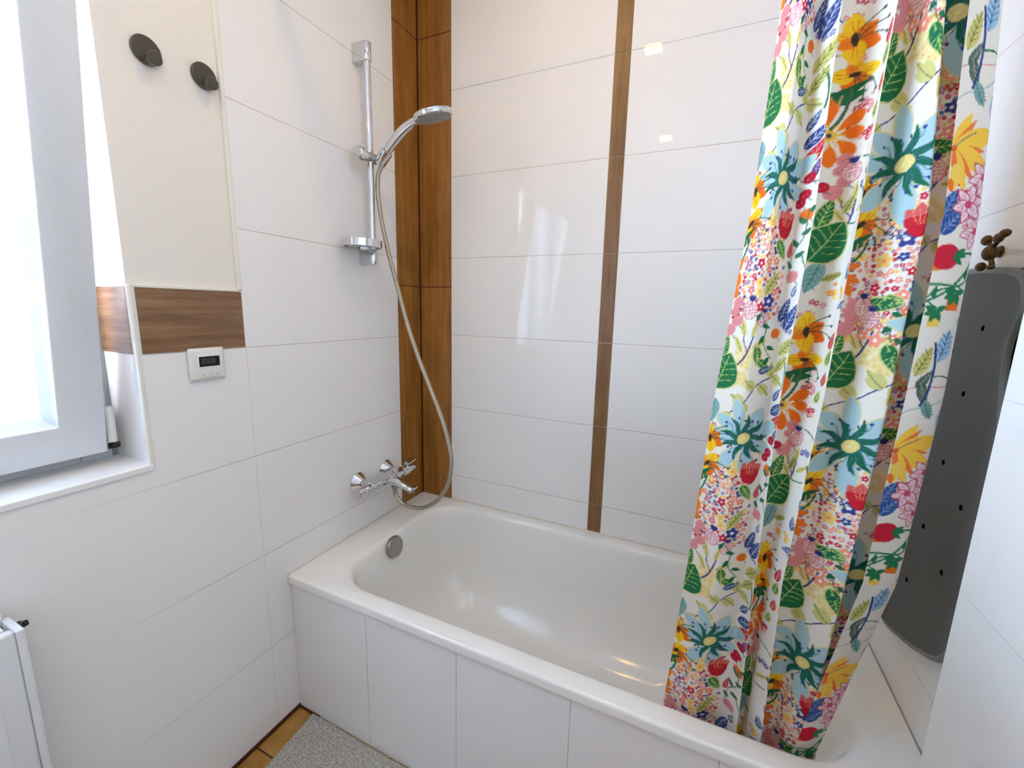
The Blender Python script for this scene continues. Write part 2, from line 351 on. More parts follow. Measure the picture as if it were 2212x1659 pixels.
# slider with knob and cone holder
bm=lathe(bmesh.new(),[(.0145,0),(.0165,.002),(.0165,.062),(.0150,.064)],(.048,-.362,1.772),(0,1,0),28)
sl=obj('slider',loc_(bm,O),M['chrome'],rail,35)
bm=lathe(bmesh.new(),[(.018,0),(.0215,.003),(.0225,.018),(.021,.020)],(.048,-.380,1.772),(0,1,0),32)
obj('knob',loc_(bm,O),M['chrome'],sl,35)
obj('lever',loc_(tube(bmesh.new(),spline([(.048,-.352,1.784),(.046,-.350,1.800),(.040,-.352,1.808)],4),(.003),10),O),M['chrome'],sl,60)
bm=lathe(bmesh.new(),[(.0130,0),(.0175,.006),(.0205,.050),(.0185,.051),(.0155,.040)],(.070,-.305,1.752),(.62,.05,.78),32)
obj('cone_holder',loc_(bm,O),M['chrome'],sl,35)
# soap dish
dish=thing('soap_dish','round chrome rimmed soap dish clipped to the foot of the shower rail','soap dish',(.048,YR-.045,1.487))
def lo(bm): return loc_(bm,(.048,YR-.045,1.487))
def ov(x,y,a,b,n=48): return [(x+a*math.cos(2*math.pi*i/n),y+b*math.sin(2*math.pi*i/n)) for i in range(n)]
cx,cy=.064,YR-.062
bm=bmesh.new(); oo=ov(cx,cy,.056,.066); ii=ov(cx,cy,.0535,.0635); n=len(oo)
A=[bm.verts.new((*p,1.483)) for p in oo];B=[bm.verts.new((*p,1.505)) for p in oo];Cc=[bm.verts.new((*p,1.505)) for p in ii];D=[bm.verts.new((*p,1.483)) for p in ii]
for q0,q1 in ((A,B),(B,Cc),(Cc,D),(D,A)):
    for i in range(n): bm.faces.new((q0[i],q0[(i+1)%n],q1[(i+1)%n],q1[i]))
bmesh.ops.recalc_face_normals(bm,faces=bm.faces); obj('rim',lo(bm),M['chrome'],dish,35)
bm=prism(bmesh.new(),ov(cx,cy,.0535,.0635),2,1.488,1.490); cl=NT('clear_plastic');cl.b.inputs['Base Color'].default_value=srgb((226,226,222));cl.b.inputs['Roughness'].default_value=.15;cl.b.inputs['Transmission Weight'].default_value=.5
obj('tray',lo(bm),cl.m,dish)
# hand shower, seen leaning in the holder
hs=thing('hand_shower','chrome round-headed hand shower resting in the rail holder over the bath','hand shower',(.082,-.303,1.766))
def lh(bm): return loc_(bm,(.082,-.303,1.766))
HP=spline([(.086,-.303,1.762),(.104,-.304,1.790),(.134,-.306,1.815),(.170,-.308,1.839),(.205,-.309,1.855),(.232,-.310,1.862)],5)
rad=[(.0105+.0035*math.sin(math.pi*min(1,i/(len(HP)-1)*.9)),.0115+.0045*math.sin(math.pi*min(1,i/(len(HP)-1)))) for i in range(len(HP))]
obj('handle',lh(tube(bmesh.new(),HP,rad,20)),M['chrome'],hs,60)
hd=Vector((.286,-.310,1.8745)); nrm=Vector((.136,.234,-.962)).normalized()
bm=lathe(bmesh.new(),[(.0,-.003),(.040,-.0015),(.054,.0005),(.0585,.004),(.0595,.008),(.0590,.016),(.0560,.019),(.054,.0185)],hd-nrm*.004,nrm,48)
head=obj('shower_head',lh(bm),M['chrome'],hs,35)
bm=lathe(bmesh.new(),[(.0545,.0),(.0545,.0025),(.050,.0035),(.0,.0035)],hd+nrm*.0125,nrm,48)
fx,fy,fz=frame_(nrm)
for ring,k in ((.012,6),(.024,12),(.036,18),(.046,24)):
    for i in range(k):
        a=2*math.pi*i/k; c=hd+nrm*.0160+fx*ring*math.cos(a)+fy*ring*math.sin(a); lathe(bm,[(.0016,0),(.0012,.002)],c,nrm,6)
obj('spray_face',lh(bm),M['frosted_face'],head,35)
# hose
HPT=[(.0840,-.304,1.752),(.0745,-.306,1.738),(.0665,-.308,1.712),(.0665,-.31,1.6612),(.080,-.31,1.5731),(.1057,-.31,1.4683),(.1413,-.31,1.3547),(.1771,-.31,1.2403),(.2228,-.31,1.1258),(.2688,-.31,1.0269),(.3146,-.31,.9283),(.3421,-.31,.8432),(.3512,-.31,.7791),(.3379,-.31,.7014),(.2935,-.31,.6321),(.2335,-.31,.5900),(.170,-.311,.5790),(.128,-.312,.595),(.1095,-.313,.622)]
hose=obj('shower_hose',tube(bmesh.new(),spline(HPT,8),.0072,14),M['hose'],None,180); tag(hose,'long grey metal shower hose looping down from the holder to the mixer tap','shower hose')
# ============================================================ thermostatic bath mixer
tap=thing('mixer_tap','chrome thermostatic bath mixer tap on the left tiles above the tub end','tap',(0,-.313,.66))
def lt(bm): return loc_(bm,(0,-.313,.66))
ZT_=.662; XB=.066
for y in (-.387,-.240):
    e_=obj('wall_flange',lt(lathe(bmesh.new(),[(.0345,.0),(.036,.004),(.034,.007),(.0185,.030),(.0155,.031),(.0135,.046)],(.0005,y,.670),(1,0,-.02),40)),M['chrome'],tap,30)
# body: rounded bar with flat top shelf
def bar(y0,y1,rr,bev): return lathe(bmesh.new(),[(rr-bev,0),(rr-bev*.3,bev*.3),(rr,bev),(rr,(y1-y0)-bev),(rr-bev*.3,(y1-y0)-bev*.3),(rr-bev,(y1-y0))],(XB,y0,ZT_),(0,1,0),40)
obj('body',lt(bar(-.400,-.226,.0195,.002)),M['chrome'],tap,35)
bm=prism(bmesh.new(),[(.030,-.404),(.066,-.404),(.080,-.385),(.082,-.345),(.098,-.325),(.098,-.300),(.082,-.280),(.080,-.241),(.066,-.222),(.030,-.222)],2,ZT_+.012,ZT_+.0215,.003); obj('top_shelf',lt(bm),M['chrome'],tap,35)
h1=obj('temperature_handle',lt(bar(-.458,-.4015,.0215,.003)),M['chrome'],tap,35)
obj('button',lt(lathe(bmesh.new(),[(.0085,0),(.0085,.0025),(.007,.0035),(0,.0035)],(XB+.0155,-.418,ZT_+.0125),(.8,0,.6),20)),M['chrome'],h1,35)
h2=obj('flow_handle',lt(bar(-.2245,-.150,.0195,.003)),M['chrome'],tap,35)
bm=prism(bmesh.new(),[(.050,-.150),(.056,-.196),(.076,-.196),(.082,-.150)],2,ZT_+.019,ZT_+.025,.0015);bmesh.ops.rotate(bm,cent=(XB,-.196,ZT_+.02),matrix=Matrix.Rotation(math.radians(14),3,'X'),verts=bm.verts); obj('wing_lever',lt(bm),M['chrome'],h2,35)
bm=lathe(bmesh.new(),[(.008,0),(.008,.0025),(0,.0025)],(XB+.0155,-.205,ZT_+.0125),(.8,0,.6),20); obj('button',lt(bm),M['chrome'],h2,35)
# spout
SP=spline([(.070,-.313,.664),(.105,-.313,.667),(.135,-.313,.664),(.165,-.313,.656),(.190,-.313,.650)],5)
rs=[(.022-.0065*i/(len(SP)-1),.020-.009*i/(len(SP)-1)) for i in range(len(SP))]
sp_=obj('spout',lt(tube(bmesh.new(),SP,rs,24)),M['chrome'],tap,60)
bm=prism(bmesh.new(),[(.176,-.326),(.203,-.323),(.206,-.313),(.203,-.303),(.176,-.300)],2,.6565,.6625,.002); obj('spout_lip',lt(bm),M['chrome'],sp_,35)
obj('aerator',lt(lathe(bmesh.new(),[(.012,0),(.0125,-.002),(.0125,-.009),(.010,-.010)],(.180,-.313,.648),(0,0,1),28)),M['satin'],sp_,35)
obj('diverter_knob',lt(lathe(bmesh.new(),[(.0055,0),(.0055,.010),(.0095,.012),(.0105,.014),(.0105,.034),(.0095,.036),(0,.036)],(.112,-.313,.680),(0,0,1),24)),M['chrome'],tap,35)
bm=lathe(bmesh.new(),[(.0115,0),(.0115,.012),(.0098,.013),(.0098,.024),(.0090,.026),(.0080,.040),(0,.041)],(.108,-.313,.652),(.05,0,-1),6); lathe(bm,[(.0125,0),(.0125,.010)],(.108,-.313,.650),(.05,0,-1),28); obj('hose_connector',lt(bm),M['satin'],tap,30)

# ============================================================ wall hooks
def hook(y,z,label):
    t=thing('wall_hook',label,'hook',(-.007,y,z),group='smoked round hooks on the plaster')
    obj('backplate',lathe(bmesh.new(),[(.026,0),(.027,.0015),(.027,.0075),(.0250,.0095),(0,.010)],(.0,0,0),(1,0,0),40),M['hook'],t,35)
    obj('peg',lathe(bmesh.new(),[(.0095,.0),(.0095,.014),(.0125,.018),(.0135,.020),(.0135,.026),(.0120,.028),(0,.0282)],(.008,0.0,-.018),(1,0,-.06),32),M['hook'],t,35)
    return t
hook(-.9065,1.8045,'round smoked grey wall hook nearer the window')
hook(-.795,1.807,'round smoked grey wall hook nearer the shower rail, beside the tile edge')

# ============================================================ thermostat
t=thing('thermostat','white square wall thermostat with small dark display under the wood band','thermostat',(0,-.8555,1.150))
bm=BX(.0005,.011,-.041,.041,-.0395,.0395,bev=.0055,seg=4)
for v in bm.verts:
    if v.co.x>.006: v.co.y*=.93;v.co.z*=.93
obj('cover_frame',bm,M['white_plastic'],t,40)
c=obj('control_module',BX(.0095,.0135,-.0245,.0265,-.0300,.0240,bev=.0012),M['white_plastic'],t,40)
d=obj('display',BX(.0125,.0142,-.0215,.0250,-.0045,.0195,bev=.0003),M['black'],t)
obj('lcd_window',BX(.0138,.0145,-.0165,.0145,.0015,.0150,bev=.0003),simple('lcd_grey_green',(58,66,58),.3),d)
def seg7(bm,s,y,z,w_,h_,x0,x1):
    T_={'2':'abged','3':'abgcd','5':'afgcd','0':'abcdef','1':'bc','4':'fgbc'}
    th_=.0011
    R={'a':(y,y+w_,z+h_-th_,z+h_),'d':(y,y+w_,z,z+th_),'g':(y,y+w_,z+h_/2-th_/2,z+h_/2+th_/2),'f':(y,y+th_,z+h_/2,z+h_),'e':(y,y+th_,z,z+h_/2),'b':(y+w_-th_,y+w_,z+h_/2,z+h_),'c':(y+w_-th_,y+w_,z,z+h_/2)}
    for k in T_[s]: a=R[k]; box(bm,x0,x1,a[0],a[1],a[2],a[3])
bm=bmesh.new(); seg7(bm,'2',-.0080,.0045,.0052,.0085,.0144,.0147); seg7(bm,'5',-.0005,.0045,.0052,.0085,.0144,.0147); obj('digits',bm,simple('lcd_dark',(24,40,30),.4),d)
bm=bmesh.new()
for y in (-.0150,.0020,.0170): box(bm,.0131,.0137,y-.0030,y+.0030,-.0250,-.0236)
obj('button_marks',bm,simple('grey_print',(150,140,130),.6),c)

# ============================================================ radiator
rd=thing('radiator','white panel radiator under the window, only its right end showing','radiator',(.07,-1.6,.45))
def lr(bm): return loc_(bm,(.07,-1.6,.45))
ye=-1.238; RZ0,RZ1=.16,.752
bm=BX(.084,.102,-1.95,ye-.012,RZ0,RZ1,bev=.006,seg=3)
obj('front_panel',lr(bm),M['upvc'],rd,40)
bm=bmesh.new()
for k in range(16): box(bm,.0995,.1045,-1.93+.042*k,-1.93+.042*k+.020,RZ0+.03,RZ1-.035,bev=.002)
obj('ribs',lr(bm),M['upvc'],rd,40)
obj('side_cover',lr(BX(.034,.1,ye-.012,ye,RZ0+.01,RZ1-.004,bev=.003)),M['upvc'],rd,40)
bm=bmesh.new()
for k in range(34): box(bm,.04,.084,-1.94+.0205*k,-1.94+.0205*k+.006,RZ1-.006,RZ1)
box(bm,.036,.042,-1.95,ye-.01,RZ1-.012,RZ1+.001); obj('top_grille',lr(bm),M['upvc'],rd)
obj('back_panel',lr(BX(.034,.046,-1.95,ye-.012,RZ0,RZ1-.01,bev=.004)),M['upvc'],rd,40)
obj('vent_valve',lr(lathe(bmesh.new(),[(.008,0),(.0085,.008),(.006,.010),(.005,.016)],(.058,ye-.002,RZ1-.018),(0,1,0),16)),M['black'],rd,35)
for ya in (-1.262,-1.90): obj('wall_bracket',lr(BX(0,.034,ya,ya+.017,RZ1-.06,RZ1+.006,bev=.002)),M['upvc'],rd,40)
for ya in (-1.90,-1.85): obj('pipe',lr(tube(bmesh.new(),[(.065,ya,RZ0+.02),(.065,ya,.0)],.008,12)),M['upvc'],rd,60)

# ============================================================ bath mat on the floor (woven cotton)
nx,ny=260,170; X0,X1,Y0,Y1=.064,.86,-1.22,-.6785
xs=np.linspace(X0,X1,nx);ys=np.linspace(Y0,Y1,ny); XX,YY=np.meshgrid(xs,ys,indexing='ij'); rg=np.random.RandomState(3)
lp=.0108; zz=.005+.0036*np.abs(np.sin(XX/lp*np.pi))*np.abs(np.sin(YY/lp*np.pi))+rg.rand(nx,ny)*.0013
bd=np.minimum(np.minimum(XX-X0,X1-XX),np.minimum(YY-Y0,Y1-YY)); zz-=.0030*np.exp(-((bd-.028)/.003)**2); zz=np.where(bd<.003,.001,zz)
XX=XX+(YY-Y1)*-.075+rg.randn(nx,ny)*.0006*(1); YY=YY+.002*np.sin(XX*14)
V=np.stack([XX,YY,zz+.0008],-1).reshape(-1,3); idx=np.arange(nx*ny).reshape(nx,ny); Fc=np.stack([idx[:-1,:-1],idx[1:,:-1],idx[1:,1:],idx[:-1,1:]],-1).reshape(-1,4)
base=len(V)
bV=np.array([V[idx[0,0]],V[idx[-1,0]],V[idx[-1,-1]],V[idx[0,-1]]]);bV[:,2]=.0004
me=bpy.data.meshes.new('bath_rug'); me.from_pydata(np.concatenate([V,bV]).tolist(),[],Fc.tolist()+[[base+3,base+2,base+1,base]]); 
q=NT('woven_cotton');P,X=q.pos(); q.b.inputs['Roughness'].default_value=.95
setc(q,q.mix(q.ramp(q.noise(P,260,2),[(.30,(0,0,0,1)),(.66,(1,1,1,1))]),srgb((128,125,118)),srgb((204,199,188)))); q.bump(q.noise(P,500,2),.5,.001); me.materials.append(q.m); me.shade_smooth()
tag(link(bpy.data.objects.new('bath_rug',me)),'grey woven cotton bath rug on the brown floor against the tub front','rug')

# ============================================================ hanging bath mat, dark mat and hook on the end wall
def smooth_closed(p,k=6):
    p=np.array(p,float);n=len(p);o=[]
    for i in range(n):
        a,b,c,d=p[i-1],p[i],p[(i+1)%n],p[(i+2)%n]
        for j in range(k):
            g=j/k;o.append(tuple(.5*((2*b)+(c-a)*g+(2*a-5*b+4*c-d)*g*g+(3*b-a-3*c+d)*g**3)))
    return o
def sheet(name,outline,x0,thick,mats,parent,bend,curl):
    """flat rubber sheet from a closed (y,z) outline, filled on a grid and gently bent"""
    bm=bmesh.new(); prism(bm,outline,0,x0-thick/2,x0+thick/2,thick*.32)
    return bm
outl=smooth_closed([(-.545,1.366),(-.562,1.325),(-.552,1.291),(-.547,1.25),(-.557,1.20),(-.575,1.14),(-.592,1.05),(-.602,.95),(-.602,.86),(-.590,.77),(-.555,.700),(-.4835,.660),(-.40,.628),(-.315,.606),(-.22,.615),(-.13,.66),(-.09,.75),(-.085,.86),(-.095,.98),(-.12,1.10),(-.135,1.2),(-.13,1.28),(-.125,1.34),(-.17,1.382),(-.26,1.392),(-.38,1.392),(-.46,1.388),(-.515,1.380)],4)
mt=thing('bath_mat','large grey rubber bath mat with drain holes hung on the end wall behind the curtain','bath mat',(1.53,-.34,1.0))
bm=bmesh.new(); n=len(outl); cy_,cz_=-.34,1.0
# concentric rings so the sheet can bow away from the wall
rings=[]
for s_,xo in ((1.0,.0030),(1.0,-.0020),(.992,-.0040),(.975,-.0050),(.955,-.0040),(.90,-.0030),(.7,-.002),(.45,-.002),(.2,-.002)):
    ring=[]
    for y,z in outl:
        yy=cy_+(y-cy_)*s_; z2=cz_+(z-cz_)*s_
        bow=-.004*math.cos((z2-cz_)*4.0)
        ring.append(bm.verts.new((1.5345+xo+bow,yy,z2)))
    rings.append(ring)
for a,b in zip(rings,rings[1:]):
    for i in range(n):
        fc=bm.faces.new((a[i],b[i],b[(i+1)%n],a[(i+1)%n])); fc.material_index=1 if (a is rings[0] or a is rings[1] or a is rings[2]) else 0
bm.faces.new(rings[-1]); bm.faces.new(rings[0][::-1]); bmesh.ops.recalc_face_normals(bm,faces=bm.faces)
obj('sheet',loc_(bm,(1.53,-.34,1.0)),[M['mat'],M['mat_edge_lit']],mt,60)
hole_m=simple('hole_dark',(8,8,10),.95); hole_m.node_tree.nodes['Principled BSDF'].inputs['Specular IOR Level'].default_value=.0
for y,z in ((-.4652,1.2854),(-.534,1.2331),(-.4517,1.1675),(-.5326,1.1072),(-.4358,1.0326),(-.52,.9777),(-.4113,.8903),(-.5041,.8441),(-.3862,.7569),(-.38,1.24),(-.36,1.10),(-.34,.96),(-.32,.82),(-.29,1.29),(-.27,1.15),(-.25,1.01),(-.23,.87),(-.20,1.24),(-.18,1.08),(-.17,.94)):
    zb=-.004*math.cos((z-1.0)*4.0)
    obj('drain_hole',loc_(lathe(bmesh.new(),[(.0050,0),(.0050,.0006),(.0,.00061)],(1.5328+zb,y,z),(-1,0,0),14),(1.53,-.34,1.0)),hole_m,mt,40)
dm=thing('studded_mat','dark rubber mat with raised studs hanging behind the grey bath mat','bath mat',(1.545,-.47,1.25))
o2=smooth_closed([(-.60,1.36),(-.625,1.30),(-.630,1.2),(-.632,1.05),(-.625,.90),(-.59,.80),(-.50,.76),(-.40,.80),(-.36,.95),(-.36,1.2),(-.38,1.33),(-.45,1.375),(-.54,1.38)],4)
obj('sheet',loc_(prism(bmesh.new(),o2,0,1.5420,1.5465,.001),(1.545,-.47,1.25)),M['dark_rubber'],dm,40)
bm=bmesh.new()
for i in range(30):
    for j in range(3):
        y=-.568-.019*j; z=.90+.0155*i+(j%2)*.0078
        if z<1.34: sphere(bm,(1.5415,y,z),.0055,(.5,1,1),8)
obj('studs',loc_(bm,(1.545,-.47,1.25)),M['dark_rubber'],dm,60)
hk=thing('robe_hook','brown aged metal hook with round knobs above the grey bath mat','hook',(1.549,-.47,1.40))
def lk(bm): return loc_(bm,(1.549,-.47,1.40))
obj('backplate',lk(lathe(bmesh.new(),[(.010,0),(.010,.003),(.007,.006),(.004,.007)],(1.5495,-.425,1.417),(-1,0,0),28)),M['bronze'],hk,40)
obj('stem',lk(tube(bmesh.new(),spline([(1.546,-.425,1.417),(1.532,-.446,1.412),(1.520,-.470,1.409)],4),.0045,12)),M['bronze'],hk,60)
obj('stem',lk(tube(bmesh.new(),spline([(1.516,-.479,1.400),(1.517,-.482,1.393),(1.518,-.485,1.386)],4),.0035,10)),M['bronze'],hk,60)
for y,z,rr,sc in ((-.476,1.4095,.0112,(.9,1.0,1.15)),(-.4585,1.4320,.0085,(.8,1.15,1)),(-.492,1.4310,.0080,(.8,1.2,1)),(-.507,1.4360,.0075,(.9,1.3,.9)),(-.4565,1.3890,.0085,(.8,1,.9)),(-.486,1.3860,.0055,(1,1.1,.8))):
    obj('knob',lk(sphere(bmesh.new(),(1.515,y,z),rr,sc,18)),M['bronze'],hk,60)
obj('cross_arm',lk(tube(bmesh.new(),[(1.516,-.458,1.431),(1.517,-.476,1.418),(1.517,-.494,1.431),(1.517,-.508,1.436)],.0035,10)),M['bronze'],hk,60)

# ============================================================ ceiling lamps
em=NT('lamp_glow'); em.b.inputs['Emission Color'].default_value=(.85,.52,.10,1); em.b.inputs['Emission Strength'].default_value=LAMP_STRENGTH; em.b.inputs['Base Color'].default_value=(.8,.8,.8,1)
def lamp(x,y,label):
    t=thing('ceiling_lamp',label,'lamp',(x,y,H))
    obj('housing',BX(-.050,.050,-.050,.050,-.020,-.0005,bev=.004),M['satin'],t,40)
    for dy in (-.019,.019): obj('tube_light',BX(-.036,.036,dy-.009,dy+.009,-.028,-.0200,bev=.003),em.m,t,40)
lamp(.753,-.75,'square white ceiling lamp above the bath'); lamp(.71,-1.83,'square white ceiling lamp nearer the door side')
# ---- shower curtain surface: folds run from the rod down into the tub ----
CAM_C=np.array([1.10220288,-1.47436378,1.29916041])
ROWS=[0,459,859,1259,1620]
# (x position of each fold edge seen at five heights, depth behind the front plane)
FE={'L':[1690,1622,1543,1478,1415],'e2':[1738,1672,1608,1540,1482],'e3':[1771,1719,1667,1605,1545],
'e4':[1820,1760,1686,1630,1585],'e5':[1922,1849,1756,1663,1603],'e6':[1940,1857,1780,1690,1640],
'e7':[2043,2004,1922,1825,1735],'e8':[2095,2040,1955,1864,1712],'e9':[2166,2115,2038,1936,1765]}
def mix(a,b,t,o=0): return [x*(1-t)+y*t+o for x,y in zip(FE[a],FE[b])]
KEYS=[(FE['L'],.030),(FE['e2'],.0),(FE['e3'],.030),(FE['e4'],.0),(mix('e4','e4',0,-6),.030),
(mix('e4','e5',.5),.040),(FE['e5'],.020),(FE['e6'],-.008),(mix('e6','e6',0,-5),.030),(mix('e6','e7',.22),.036),
(mix('e6','e7',.62),.012),(FE['e7'],.0),(mix('e7','e7',0,-5),.030),(mix('e8','e9',.4),.040),(mix('e9','e9',0,-6),.032),
(FE['e9'],.016),(mix('e8','e9',.5),.0),(FE['e8'],-.010)]
def front_y(z): # front plane of the folds: leans into the tub towards the bottom
    return np.interp(z,[0.3,.5,2.3],[-.585,-.600,-.668])
def key_curves(zs):
    out=[]
    for xs,d in KEYS:
        px=[];pz=[]
        for x,yi in zip(xs,ROWS):
            dd=fwd*f+r*(x-2212/2)-u*(yi-1659/2)
            z=1.2
            for _ in range(12):
                t=(front_y(z)+d-CAM_C[1])/dd[1]; P=CAM_C+t*dd; z=P[2]
            px.append(P[0]);pz.append(P[2])
        o=np.argsort(pz)
        X=np.interp(zs,np.array(pz)[o],np.array(px)[o])
        out.append((X,front_y(zs)+d))
    return np.array(out) # keys,2,nz
def cloth_surface(zs,h):
    K=key_curves(zs)             # (k,2,nz)
    mid=K[:,:,len(zs)//2]
    seg=np.hypot(*np.diff(mid,axis=0).T); L=np.concatenate([[0],np.cumsum(seg)])
    n=int(L[-1]/h)+1; s=np.linspace(0,L[-1],n)
    # monotone-ish cubic (finite difference tangents, damped)
    k=len(L); T=np.zeros_like(K)
    for i in range(1,k-1):
        T[i]=(K[i+1]-K[i-1])/(L[i+1]-L[i-1])
    T[0]=(K[1]-K[0])/(L[1]-L[0]);T[-1]=(K[-1]-K[-2])/(L[-1]-L[-2])
    T*=.8
    idx=np.clip(np.searchsorted(L,s,side='right')-1,0,k-2)
    dl=(L[idx+1]-L[idx]); t=(s-L[idx])/dl
    h00=2*t**3-3*t**2+1;h10=t**3-2*t**2+t;h01=-2*t**3+3*t**2;h11=t**3-t**2
    P=(h00[:,None,None]*K[idx]+h10[:,None,None]*dl[:,None,None]*T[idx]+h01[:,None,None]*K[idx+1]+h11[:,None,None]*dl[:,None,None]*T[idx+1])
    return s,L,P # P (ns,2,nz)
